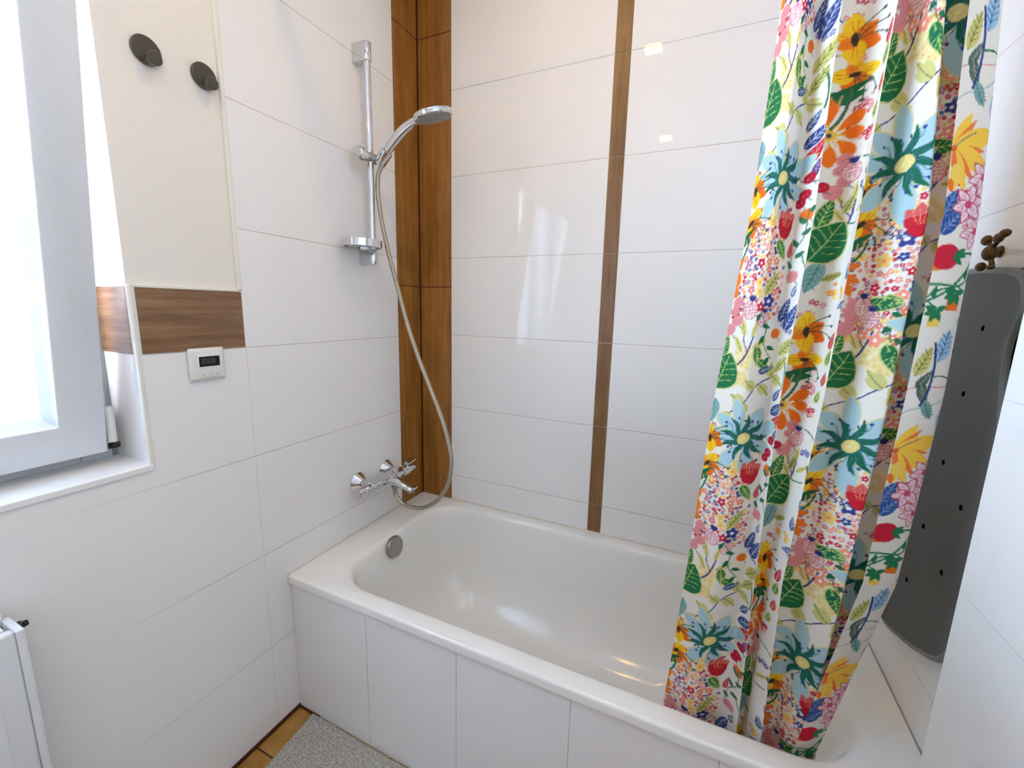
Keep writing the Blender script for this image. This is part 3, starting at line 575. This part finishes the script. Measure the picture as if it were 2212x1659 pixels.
MOT=[('blueflower',0.068,1.516,1.0,10,''),('butterfly',0.006,1.504,1.0,20,''),('butterfly',0.008,1.452,1.0,-25,''),('stripe',0.004,1.424,1.0,30,''),('curl',0.004,1.404,1.0,35,'G'),('petal',0.0,1.384,0.026,60,'O'),('petal',0.002,1.36,0.028,90,'O'),('petal',0.002,1.34,0.026,110,'O'),('berry',0.014,1.32,0.011,0,'P'),('berry',0.01,1.304,0.009,0,'P'),('berry',0.018,1.288,0.011,0,'P'),('berry',0.006,1.272,0.012,0,'P'),('leaf',0.002,1.24,0.045,80,'G'),('bigleaf',0.008,1.196,0.07,75,'G'),('leaf',0.0,1.116,0.055,-100,'T'),('tiny',0.0,1.076,0.02,0,'P'),('poppy',0.09,1.444,1.0,-10,''),('leaf',0.088,1.408,0.035,-60,'G'),('spray',0.064,1.468,1.0,0,'C'),('cluster',0.054,1.384,0.06,0,'90'),('tiny',0.038,1.436,0.03,0,'Y'),('bulb',0.04,1.308,1.0,0,'N'),('bulb',0.07,1.292,0.8,-20,''),('leaf',0.078,1.352,0.045,60,'L'),('vine',0.042,1.236,1.0,60,'N'),('sprig',0.078,1.264,1.0,-70,'G'),('cream',0.046,1.224,0.035,0,''),('cream',0.042,1.188,0.02,0,''),('leaf',0.07,1.228,0.035,-80,'G'),('leaf',0.084,1.212,0.03,-40,'G'),('oak',0.068,1.16,1.0,35,''),('leaf',0.09,1.204,0.03,20,'N'),('leaf',0.13,1.736,0.05,65,'N'),('tiny',0.126,1.708,0.03,0,'S'),('leaf',0.132,1.688,0.05,45,'L'),('leaf',0.16,1.672,0.04,70,'G'),('leaf',0.124,1.656,0.04,50,'L'),('curl',0.136,1.636,1.0,60,'G'),('leaf',0.124,1.6,0.03,55,'N'),('leaf',0.132,1.576,0.045,35,'N'),('leaf',0.132,1.552,0.045,50,'R'),('leaf',0.136,1.528,0.03,70,'V'),('berry',0.128,1.516,0.009,0,'R'),('berry',0.124,1.492,0.009,0,'R'),('berry',0.118,1.48,0.009,0,'R'),('berry',0.13,1.46,0.011,0,'O'),('twig',0.11,1.52,1.0,-20,'D'),('vineleaf',0.124,1.412,1.0,80,''),('leaf',0.11,1.408,0.028,80,'R'),('berry',0.12,1.364,0.011,0,'P'),('leaf',0.128,1.34,0.02,80,'N'),('leaf',0.114,1.308,0.045,65,'N'),('berry',0.1,1.268,0.01,0,'O'),('butterfly',0.198,1.712,1.2,15,''),('butterfly',0.204,1.664,1.0,-75,''),('rays',0.186,1.692,1.0,180,'L'),('rays',0.188,1.66,1.0,185,'L'),('stripe',0.19,1.632,1.4,10,''),('curl',0.194,1.616,1.3,40,'D'),('orangeflower',0.184,1.58,1.0,0,''),('spray',0.192,1.544,1.2,-90,'C'),('berry',0.206,1.544,0.011,0,'P'),('berry',0.202,1.528,0.009,0,'P'),('berry',0.21,1.512,0.011,0,'P'),('berry',0.198,1.496,0.013,0,'P'),('berry',0.184,1.504,0.009,0,'R'),('leaf',0.192,1.464,0.048,75,'G'),('bigleaf',0.2,1.42,0.07,60,'G'),('leaf',0.192,1.364,0.055,-105,'T'),('tiny',0.202,1.304,0.03,0,'P'),('vine',0.22,1.456,0.9,70,'N'),('bulb',0.218,1.524,0.9,0,'N'),('leaf',0.218,1.364,0.03,20,'L'),('tiny',0.2,1.684,0.02,0,'R'),('tiny',0.218,1.588,0.045,0,'R'),('tiny',0.218,1.62,0.03,0,'P'),('leaf',0.246,1.7,0.03,80,'R'),('leaf',0.246,1.672,0.025,80,'G'),('leaf',0.246,1.636,0.025,80,'R'),('leaf',0.24,1.604,0.02,80,'G'),('leaf',0.27,1.564,0.03,60,'N'),('leaf',0.274,1.54,0.04,80,'N'),('vineleaf',0.268,1.5,0.8,80,''),('leaf',0.22,1.476,0.03,70,'L'),('butterfly',0.308,1.488,1.0,20,''),('butterfly',0.31,1.444,1.0,-25,''),('stripe',0.31,1.412,1.0,20,''),('curl',0.314,1.4,1.0,30,'G'),('petal',0.308,1.38,0.026,10,'O'),('petal',0.31,1.36,0.028,-20,'O'),('petal',0.308,1.344,0.026,-60,'O'),('berry',0.322,1.32,0.011,0,'P'),('berry',0.318,1.308,0.009,0,'P'),('berry',0.324,1.296,0.011,0,'P'),('berry',0.316,1.28,0.013,0,'P'),('leaf',0.308,1.252,0.045,75,'G'),('bigleaf',0.316,1.212,0.07,65,'G'),('blueflower',0.358,1.524,1.1,0,''),('cluster',0.362,1.388,0.085,0,'130'),('tiny',0.356,1.436,0.03,0,'N'),('tiny',0.34,1.444,0.04,0,'Y'),('tiny',0.37,1.436,0.03,0,'C'),('poppy',0.386,1.436,1.0,0,''),('bulb',0.334,1.316,0.9,0,'N'),('bulb',0.348,1.296,0.9,-10,'N'),('leaf',0.36,1.32,0.048,0,'G'),('leaf',0.374,1.328,0.022,-20,'G'),('vine',0.342,1.252,1.0,60,'N'),('cream',0.354,1.244,0.042,0,''),('cream',0.37,1.224,0.035,0,''),('sprig',0.378,1.288,1.0,-80,'G'),('leaf',0.384,1.236,0.048,-70,'G'),('tiny',0.374,1.264,0.03,0,'Y'),('oak',0.37,1.18,1.3,20,''),('leaf',0.4,1.18,0.04,60,'L'),('blueflower',0.444,1.72,1.0,0,''),('tiny',0.438,1.652,0.02,0,'Y'),('cluster',0.436,1.596,0.045,0,'90'),('leaf',0.44,1.548,0.05,8,'G'),('bulb',0.436,1.516,1.0,0,'N'),('vine',0.432,1.496,0.8,40,'N'),('cream',0.434,1.464,0.035,0,''),('oak',0.434,1.404,0.8,20,''),('bulb',0.432,1.68,0.01,0,''),('leaf',0.526,1.7,0.05,80,'B'),('leaf',0.553,1.676,0.05,70,'L'),('curl',0.541,1.656,2.0,55,'N'),('leaf',0.547,1.648,0.035,55,'D'),('leaf',0.498,1.664,0.04,80,'D'),('leaf',0.545,1.624,0.04,-70,'D'),('leaf',0.496,1.628,0.04,-70,'D'),('twig',0.533,1.636,1.5,15,'P'),('leaf',0.533,1.6,0.035,-60,'T'),('twig',0.539,1.604,1.5,30,'T'),('lantern',0.5,1.584,1.0,0,''),('fan',0.565,1.532,1.0,0,''),('petal',0.557,1.496,0.035,-90,'Y'),('petal',0.563,1.484,0.02,-70,'O'),('pinkflower',0.51,1.496,0.026,0,'P'),('pinkflower',0.531,1.46,0.028,0,'M'),('pinkflower',0.512,1.424,0.026,0,'P'),('tiny',0.535,1.44,0.02,0,'M'),('tiny',0.545,1.48,0.015,0,'M'),('leaf',0.563,1.456,0.05,65,'B2'),('leaf',0.553,1.436,0.045,50,'B2'),('tulip',0.551,1.388,1.0,0,''),('garland',0.537,1.344,1.0,30,''),('bud',0.526,1.328,0.016,0,'O'),('bud',0.551,1.304,0.016,0,'Y')]
# ---- printed floral pattern: drawn as shapes onto one repeat of the cloth ----
class Print:
    def __init__(s,w,T,h):
        s.h=h;s.T=T;s.W=int(w/h)+2;s.H=int(round(T/h));s.a=np.zeros((s.H,s.W,3),np.float32);s.a[:]=(.925,.893,.838)
        s.f=1
    def poly(s,pts,col):
        p=np.asarray(pts,float)/s.h; x0=int(np.floor(p[:,0].min()));x1=int(np.ceil(p[:,0].max()))+1
        y0=int(np.floor(p[:,1].min()));y1=int(np.ceil(p[:,1].max()))+1
        x0=max(x0,0);x1=min(x1,s.W)
        if x1<=x0 or y1<=y0: return
        X,Y=np.meshgrid(np.arange(x0,x1)+.5,np.arange(y0,y1)+.5); ins=np.zeros(X.shape,bool)
        q=np.roll(p,-1,0)
        for (ax,ay),(bx,by) in zip(p,q):
            if ay==by: continue
            c=((ay>Y)!=(by>Y)); xi=(bx-ax)*(Y-ay)/(by-ay)+ax; ins^=(c&(X<xi))
        yy,xx=np.nonzero(ins); s.a[(yy+y0)%s.H,xx+x0]=np.array(col)/255.
    def loc(s,c,pts,rot,m=1):
        p=np.asarray(pts,float); a=math.radians(rot); ca,sa=math.cos(a),math.sin(a)
        x=p[:,0]*ca-p[:,1]*sa; y=p[:,0]*sa+p[:,1]*ca
        return np.stack([c[0]+x*s.f,c[1]+y],1)
    def ell(s,c,rx,ry,rot,col,n=18):
        t=np.linspace(0,2*math.pi,n,endpoint=False)
        s.poly(s.loc(c,np.stack([np.cos(t)*rx,np.sin(t)*ry],1),rot),col)
    def line(s,pts,w,col):
        p=np.asarray(pts,float)
        if len(p)>2: # smooth
            t=np.arange(len(p));tt=np.linspace(0,len(p)-1,len(p)*5); k=[]
            for q in tt:
                i=min(int(q),len(p)-2);g=q-i;a=p[max(i-1,0)];b=p[i];c=p[i+1];d=p[min(i+2,len(p)-1)]
                k.append(.5*((2*b)+(c-a)*g+(2*a-5*b+4*c-d)*g*g+(3*b-a-3*c+d)*g**3))
            p=np.array(k)
        d=np.gradient(p,axis=0);n=np.stack([-d[:,1],d[:,0]],1);n/=np.linalg.norm(n,axis=1)[:,None]+1e-9
        w=max(w,s.h*1.5)
        s.poly(np.concatenate([p+n*w/2,(p-n*w/2)[::-1]]),col)
    def petal(s,c,L,w,rot,col,out=None,ow=.0022,wave=0,blunt=0):
        t=np.linspace(0,1,12)
        prof=np.sin(np.pi*t**(1.5 if blunt else .75))**.8
        up=np.stack([t*L,prof*w/2+wave*np.sin(t*7)*w],1);dn=np.stack([t*L,-prof*w/2+wave*np.sin(t*7)*w],1)[::-1]
        if out is not None:
            cc=np.array([[L/2,0]]); P=np.concatenate([up,dn]); Q=(P-cc)*np.array([1+2*ow/L,1+2*ow/w])+cc
            s.poly(s.loc(c,Q,rot),out)
        s.poly(s.loc(c,np.concatenate([up,dn]),rot),col)
C_={'G':((36,112,66),(205,214,120)),'O':((240,120,36),(230,90,20)),'P':((222,142,140),(190,90,100)),'T':((135,172,165),(70,120,120)),
'L':((208,200,120),(110,115,50)),'N':((52,66,128),(190,205,200)),'R':((190,30,52),(235,150,130)),'V':((84,56,110),(190,160,190)),'S':((130,130,170),(90,90,150)),
'C':((235,212,150),(220,190,120)),'Y':((246,204,90),(240,150,60)),'D':((70,104,84),(170,150,140)),'M':((190,50,90),(230,140,160)),'B':((160,195,215),(60,90,150)),'B2':((48,84,150),(140,170,205))}
def star(P,c,r,col,ctr,rnd):
    a0=rnd.uniform(0,72)
    for k in range(5):
        a=math.radians(a0+72*k); P.ell((c[0]+math.cos(a)*r*.55,c[1]+math.sin(a)*r*.55),r*.48,r*.38,a0+72*k,col,8)
    P.ell(c,r*.28,r*.28,0,ctr,7)
def draw(P,m,rnd):
    k,x,z,sz,rot,e=m; c=(x,z)
    P.f=-1 if x>.505 else 1
    g,v=C_.get(e,((60,60,60),(200,200,200)))
    def L(pts,r=rot): return P.loc(c,np.array(pts)*1.0,r)
    if k=='blueflower':
        for i,(a,l,w) in enumerate([(100,.082,.030),(55,.066,.034),(15,.075,.036),(-35,.070,.032),(-85,.085,.036),(-130,.075,.032),(170,.078,.030),(135,.070,.034)]):
            P.petal(c,l*sz*.96,w*sz*.74,a+rot,(172,202,206),(218,210,156),.0024,.05,1)
        for a in (118,75,35,-5,-50,-75,-120,-165,160): P.petal(c,.047*sz,.0105*sz,a+rot,(30,104,74),None,0,.25)
        for a in range(0,360,20):
            l=(.030+.016*rnd.random())*sz;aa=a+rot+rnd.uniform(-6,6)
            q=L([(0,0),(l*.5,.003),(l*.8,-.003),(l,0)],aa);P.line(q,.0012,(70,105,140));P.ell(q[-1],.0028,.0022,aa,(44,62,130),8)
        P.ell(c,.0125*sz,.0105*sz,30,(236,214,132)); 
        for i in range(22):
            a=rnd.uniform(0,6.3);d=rnd.uniform(0,.010)*sz;P.ell((x+math.cos(a)*d,z+math.sin(a)*d),.0012,.0012,0,(250,234,170),6)
    elif k=='butterfly':
        for a,l,col in ((80,.030,(247,200,40)),(20,.024,(240,120,30)),(-40,.027,(236,108,22)),(-100,.030,(248,196,36)),(150,.020,(247,186,40)),(200,.018,(240,130,30))):
            P.petal(c,l*sz,l*.75*sz,a+rot,col)
            for o in (-8,8): P.line(L([(.006,0),(l*.7*sz,0)],a+rot+o),.0007,(214,110,10))
        P.ell(c,.008*sz,.0035*sz,80+rot,(60,50,40))
        for a in (35,8,-20):
            q=L([(.004,0),(.018,.004),(.032,0),(.040,-.004)],a+rot); P.line(q*1.0,.0014,(50,82,70)); P.ell(q[-1],.0032,.0022,a,(44,92,80),8)
    elif k=='poppy':
        for a,l in ((60,.036),(95,.038),(130,.036)): P.petal(c,l*.8,.020,a+rot,(214,96,92),None)
        P.petal((x,z-.003),.022,.020,150+rot,(200,36,48));P.petal((x,z-.005),.022,.022,60+rot,(190,26,44));P.ell((x,z-.006),.0135,.0125,0,(196,30,46))
        for o in (-.009,-.003,.003,.009): P.line(L([(o*.5,.0),(o,.011),(o*1.3,.021)],rot),.0009,(246,170,120))
    elif k in('cluster',):
        H=float(e)/1000*1.25; n=int(300*sz/.085)
        cols=[((198,32,60),(250,220,200)),((226,120,110),(250,225,205)),((246,150,120),(250,240,230)),((60,66,130),(240,240,235)),((245,205,110),(245,150,90)),((180,120,140),(240,220,220)),((190,20,50),(245,140,40)),((240,130,90),(250,225,200))]
        pts=[]
        for i in range(n*9):
            dx=rnd.gauss(0,.44)*sz;dz=rnd.uniform(-1,1); dz*=H*.8; 
            if abs(dx)>sz*.75: continue
            r=rnd.choice([.004,.005,.006,.007,.009,.012]) if i<n*.6 else .0034
            if any((dx-a)**2+(dz-b)**2<(r+q)**2*.72 for a,b,q in pts): continue
            pts.append((dx,dz,r)); co,ct=rnd.choice(cols); star(P,(x+dx,z+dz),r,co,ct,rnd)
            if len(pts)>n: break
    elif k=='tiny':
        for i in range(int(5+sz*150)):
            co=g if rnd.random()<.7 else v
            star(P,(x+rnd.gauss(0,.4)*sz,z+rnd.gauss(0,.5)*sz),rnd.uniform(.0028,.0055),co,(248,236,215),rnd)
    elif k=='bulb':
        if sz<.1: return
        for q,w in ((.0138,(206,120,128)),(.0126,(244,214,206))): P.ell((x,z),q*sz,q*1.25*sz,rot,w)
        for o in (-.006,-.002,.003,.007): 
            P.line(L([(o*sz,-.014*sz),(o*1.5*sz,0),(-o*.3*sz,.014*sz)]),.0009,(206,110,124));P.line(L([(-.011*sz,o*1.4*sz),(.011*sz,o*1.1*sz+.003)]),.0007,(206,110,124))
        for a in (50,75,100,125): P.petal((x,z+.014*sz),.012*sz,.005*sz,a+rot,(46,58,122))
    elif k=='leaf' or k=='bigleaf':
        w=sz*(.85 if k=='bigleaf' else .42)
        if k=='leaf' and e in('T','B','B2'): w=sz*.5
        base=(x-math.cos(math.radians(rot))*sz/2*P.f,z-math.sin(math.radians(rot))*sz/2)
        o=(214,208,130) if e in 'G' else None
        P.petal(base,sz,w,rot,g,o,.0025); cc=c;
        def LL(pts): return P.loc(base,np.array(pts),rot)
        P.line(LL([(0,0),(sz*.5,0),(sz*.95,0)]),.0014,v)
        for t in (.2,.36,.52,.68):
            for sg in (1,-1): P.line(LL([(sz*t,0),(sz*(t+.10),sg*w*.2),(sz*(t+.16),sg*w*.38)]),.0010,v)
    elif k=='stripe':
        sz*=.8; b=L([(-.03,0)])[0]; P.petal(b,.055*sz,.019*sz,rot,(34,108,60))
        P.petal(L([(-.01,.004)])[0],.045*sz,.010*sz,rot+12,(34,100,60))
        for t in (-.012,-.002,.008): P.line(L([(t*sz,-.009*sz),((t+.005)*sz,.004*sz)]),.002,(226,160,110))
    elif k=='curl':
        P.line(L([(-.022*sz,-.012*sz),(-.008*sz,-.008*sz),(.008*sz,.002*sz),(.020*sz,.014*sz)]),.0035*min(sz,1.2),g)
    elif k=='petal': P.petal((x-math.cos(math.radians(rot))*sz/2*P.f,z-math.sin(math.radians(rot))*sz/2),sz,sz*.55,rot,g)
    elif k=='berry':
        P.ell(c,sz,sz*.88,20,g); P.ell((x-.002,z-.002),.0012,.0012,0,v,6);P.ell((x+.003,z+.001),.0008,.0008,0,v,6)
        P.line([(x+sz*.6*P.f,z-sz*.7),(x+sz*1.1*P.f,z-sz*1.3)],.0010,(60,50,60))
    elif k=='spray':
        for a in (-50,-25,0,25,50): P.line(L([(0,0),(.012*sz,.002),(.030*sz,0)],90+rot+a),.0012,(236,208,130))
    elif k=='vine':
        P.line(L([(-.045*sz,0),(-.01*sz,-.006*sz),(.03*sz,.002*sz)]),.0030*sz,(66,64,122))
        P.line(L([(0,-.005),(.015*sz,.016*sz),(.028*sz,.020*sz)]),.0018,(66,64,122))
        for q,a in (((-.005,.004),60),((.012,-.010),-30),((.026,.004),15),((.02,.018),45)): P.petal(L([(q[0]*sz,q[1]*sz)])[0],.034*sz,.011*sz,rot+a,(220,208,130));P.line(L([(q[0]*sz,q[1]*sz),(q[0]*sz+.026*sz*math.cos(math.radians(a)),q[1]*sz+.026*sz*math.sin(math.radians(a)))]),.0012,(130,110,40))
    elif k in('sprig','garland','vineleaf','twig'):
        col={'sprig':(30,106,70),'garland':(40,120,76),'vineleaf':(60,116,84),'twig':v}[k]; l=.045*sz*(1.3 if k in('garland','vineleaf') else 1)
        P.line(L([(-l,0),(-l*.3,.006),(l*.3,-.004),(l,.003)]),.0028 if k=='garland' else .0014,col if k!='twig' else g)
        if k=='twig': return
        for i,t in enumerate(np.linspace(-.9,.9,7 if k=='vineleaf' else 5)):
            b=L([(l*t,0)])[0]; P.petal(b,.017,.008,rot+(50 if i%2 else -50),col)
        if k=='garland':
            for t in (-.6,.2): P.line(L([(l*t,0),(l*t+.01,-.02)]),.0020,col)
    elif k=='cream':
        P.ell(c,sz*.55,sz*.6,0,(243,228,186))
        for i in range(int(9+sz*180)):
            a=rnd.uniform(0,6.3);d=sz*.6*math.sqrt(rnd.random()); star(P,(x+math.cos(a)*d,z+math.sin(a)*d),.0068,(238,214,150),(228,190,110),rnd)
    elif k=='oak':
        P.line(L([(-.055*sz,-.012),(-.015*sz,-.006),(.02*sz,.008),(.055*sz,.002)]),.0022,(60,66,124))
        for q,a in (((-.05,-.012),200),((-.02,-.006),120),((-.02,-.006),-110),((.01,.004),110),((.02,.006),-80),((.045,.004),60),((.05,.002),-60)):
            b=L([(q[0]*sz,q[1])])[0]
            for d in (0,22,-22): P.petal(b,.030*(1 if d==0 else .72)*sz,.011*sz,rot+a+d,(208,200,124))
            P.line(P.loc(b,np.array([(0,0),(.012,.001),(.026*sz,0)]),rot+a),.0011,(96,100,50))
    elif k=='rays':
        for a in (-16,-8,0,8,16): P.line(L([(0,0),(.02,.001),(.04,0)],rot+a),.0016,(196,186,96))
    elif k=='orangeflower':
        for a,l in ((40,.046),(5,.036),(-40,.040),(-85,.044),(95,.052),(170,.04)): P.petal(L([(math.cos(math.radians(a))*.010,math.sin(math.radians(a))*.010)])[0],l*.86,.019,a+rot,(242,116,28),None,0,.05,1)
        for a in range(0,360,30): P.line(L([(0,0),(.012,.001),(.020,0)],a),.0018,(232,190,60))
        P.ell(c,.008,.008,0,(236,190,60));P.ell(c,.0035,.0035,0,(80,70,90))
    elif k=='lantern':
        P.ell(c,.014,.018,-20,(214,216,230)); 
        for o in (-.010,-.005,0,.005,.010): P.line(L([(o,-.014),(o*1.2,0),(o*.4,.017)],-20),.0010,(74,82,150))
        for a in (200,225,250,275,300): P.petal((x,z-.012),.013,.006,a,(50,60,130))
    elif k=='fan':
        b=c
        for a,l,w,cl in ((62,.052,.020,'y'),(48,.050,.011,'o'),(18,.074,.030,'y'),(-3,.052,.011,'o'),(-24,.070,.028,'y'),(-48,.060,.011,'o'),(-66,.062,.018,'y'),(-80,.05,.010,'o')):
            P.petal(b,l,w,a,(249,200,72) if cl=='y' else (240,122,60))
        for a in (34,): P.line(L([(0,0),(.02,.002),(.04,-.002)],a),.0012,(60,70,140))
        P.ell(c,.005,.004,0,(226,96,40))
    elif k=='pinkflower':
        for i in range(6):
            a=60*i+15; P.petal(c,sz,sz*.62,a,v if e=='P' else g);P.petal(L([(0,0)])[0],sz*.92,sz*.50,a,(246,218,222))
            for o in (-14,0,14): P.line(L([(sz*.2,0),(sz*.7,0)],a+o),.0009,(204,110,140))
        P.ell(c,sz*.20,sz*.20,0,(206,80,110))
    elif k=='tulip':
        for a in (165,185,205): P.petal(L([(.012,0)])[0],.042,.020,a,(240,130,50))
        P.ell(c,.022,.018,0,(206,34,56))
        for a in (0,30,-40): P.petal((x+.012*P.f,z+.002),.020,.008,a,(40,124,80))
        P.line(L([(.012,.003),(.03,.006),(.05,.004)],0),.0035,(40,124,80))
        P.line(L([(.045,-.006),(.02,-.04),(-.015,-.062),(-.04,-.07)],0),.0035,(40,124,80));P.line(L([(.02,-.04),(-.01,-.038),(-.03,-.040)],0),.003,(40,124,80))
    elif k=='bud':
        P.poly(L([(-sz*.6,-sz),(-sz*.6,sz*.3),(sz*.6,sz*.3),(sz*.5,-sz)],0),g)
        for a in (160,200,250,300,20): P.petal((x,z+sz*.5),.018,.009,a,(40,124,80))
def paint_print(width,T,h):
    rnd=random.Random(7); P=Print(width,T,h)
    order={'cream':0,'oak':1,'vine':1,'twig':1,'cluster':2,'tiny':2,'leaf':3,'spray':2,'rays':2}
    for m in sorted(MOT,key=lambda q:order.get(q[0],4)):
        draw(P,m,rnd)
    # small sprigs fill the gaps between the large motifs
    base=np.array((.925,.893,.838)); n=0
    for i in range(4000):
        x=rnd.uniform(.004,width-.004);z=rnd.uniform(0,T);a=rnd.uniform(0,360)
        k=rnd.choice(('L','G','N','t','v','L','c')); R=.011 if k in 'tc' else .017
        ix,iz,R_=int(x/h),int(z/h),int(R/h); xs=np.clip(np.arange(ix-R_,ix+R_+1,2),0,P.W-1);zs_=np.arange(iz-R_,iz+R_+1,2)%P.H
        if np.abs(P.a[np.ix_(zs_,xs)]-base).max()>.02: continue
        n+=1
        if k in 'LGN': draw(P,('leaf',x,z,.028,a,k),rnd); draw(P,('leaf',x+.006,z-.004,.018,a+50,k),rnd)
        elif k=='t': draw(P,('tiny',x,z,.012,0,rnd.choice('YPSR')),rnd)
        elif k=='c': draw(P,('curl',x,z,.6,a,'G'),rnd)
        else: draw(P,('vineleaf',x,z,.38,a,''),rnd)
    return P
# ============================================================ shower curtain
HS=.0016; ZLO,ZHI=.33,2.195
zs=np.concatenate([np.arange(ZLO,1.80,HS),np.arange(1.80,ZHI,.006)])
s_,Lk,PP=cloth_surface(zs,HS)
SW=s_[-1]; REP=.44; prt=paint_print(SW,REP,.0006)
ns,nz=PP.shape[0],PP.shape[2]
yoff=.0016*np.sin(zs*9)[None,:]*np.sin(s_*60)[:,None]
co=np.empty((ns,nz,3),np.float32);co[...,0]=PP[:,0,:];co[...,1]=PP[:,1,:]+yoff;co[...,2]=zs[None,:]+.0
hem=(.006*np.sin(s_*33))[:,None]*np.clip((.5-zs)/.17,0,1)[None,:]; co[...,2]+=hem
iz=(np.round(zs/prt.h).astype(int))%prt.H; ix=np.minimum(np.round(s_/prt.h).astype(int),prt.W-1)
k_=np.zeros((ns,nz,3))
for dx in (0,1):
    for dz in (0,1): k_+=prt.a[np.ix_((iz+dz)%prt.H,np.minimum(ix+dx,prt.W-1))].transpose(1,0,2)/4
lin=np.where(k_<=.04045,k_/12.92,((k_+.055)/1.055)**2.4)
me=bpy.data.meshes.new('fabric'); nv=ns*nz; me.vertices.add(nv); me.vertices.foreach_set('co',co.reshape(-1))
I=np.arange(nv,dtype=np.int32).reshape(ns,nz); Q=np.stack([I[:-1,:-1],I[1:,:-1],I[1:,1:],I[:-1,1:]],-1).reshape(-1)
nf=len(Q)//4; me.loops.add(len(Q)); me.loops.foreach_set('vertex_index',Q); me.polygons.add(nf); me.polygons.foreach_set('loop_start',np.arange(0,len(Q),4,dtype=np.int32)); me.polygons.foreach_set('use_smooth',np.ones(nf,bool))
me.update(calc_edges=True)
at=me.color_attributes.new('print','FLOAT_COLOR','POINT'); at.data.foreach_set('color',np.concatenate([lin.reshape(-1,3),np.ones((nv,1))],1).astype(np.float32).reshape(-1))
q=NT('printed_cotton'); a=q.n('ShaderNodeAttribute',attribute_name='print'); q.l(a.outputs['Color'],q.b.inputs['Base Color']); q.b.inputs['Roughness'].default_value=.75; q.b.inputs['Specular IOR Level'].default_value=.2
P,X=q.pos(); q.bump(q.noise(P,900,1),.15,.0004)
tl=q.n('ShaderNodeBsdfTranslucent'); q.l(a.outputs['Color'],tl.inputs[0]); mx=q.n('ShaderNodeMixShader'); mx.inputs[0].default_value=.12; q.l(q.b.outputs[0],mx.inputs[1]);q.l(tl.outputs[0],mx.inputs[2]);q.l(mx.outputs[0],q.o.inputs[0])
me.materials.append(q.m)
ct=thing('shower_curtain','white shower curtain printed with colourful flowers and leaves, gathered and hanging into the tub','shower curtain',(1.28,-.64,2.195))
fo=bpy.data.objects.new('fabric',me); link(fo,ct); fo.location=(-1.28,.64,-2.195)
rod=thing('curtain_rod','chrome curtain rod spanning above the tub front edge','curtain rod',(0,-.645,2.225))
obj('pole',lathe(bmesh.new(),[(.0125,0),(.0125,1.546)],(.002,0,0),(1,0,0),24),M['chrome'],rod,40)
for x,d in ((.001,1),(1.549,-1)): obj('end_flange',lathe(bmesh.new(),[(.026,0),(.026,.004),(.016,.012)],(x,0,0),(d,0,0),28),M['chrome'],rod,40)
for x in (1.17,1.22,1.26,1.31,1.36,1.40):
    bm=bmesh.new(); tube(bm,[(x,-.645+.021*math.sin(a),2.2175+.0215*math.cos(a)) for a in [2*math.pi*i/24 for i in range(25)]],.0016,8)
    obj('ring',loc_(bm,(1.28,-.64,2.195)),M['chrome'],ct,180)
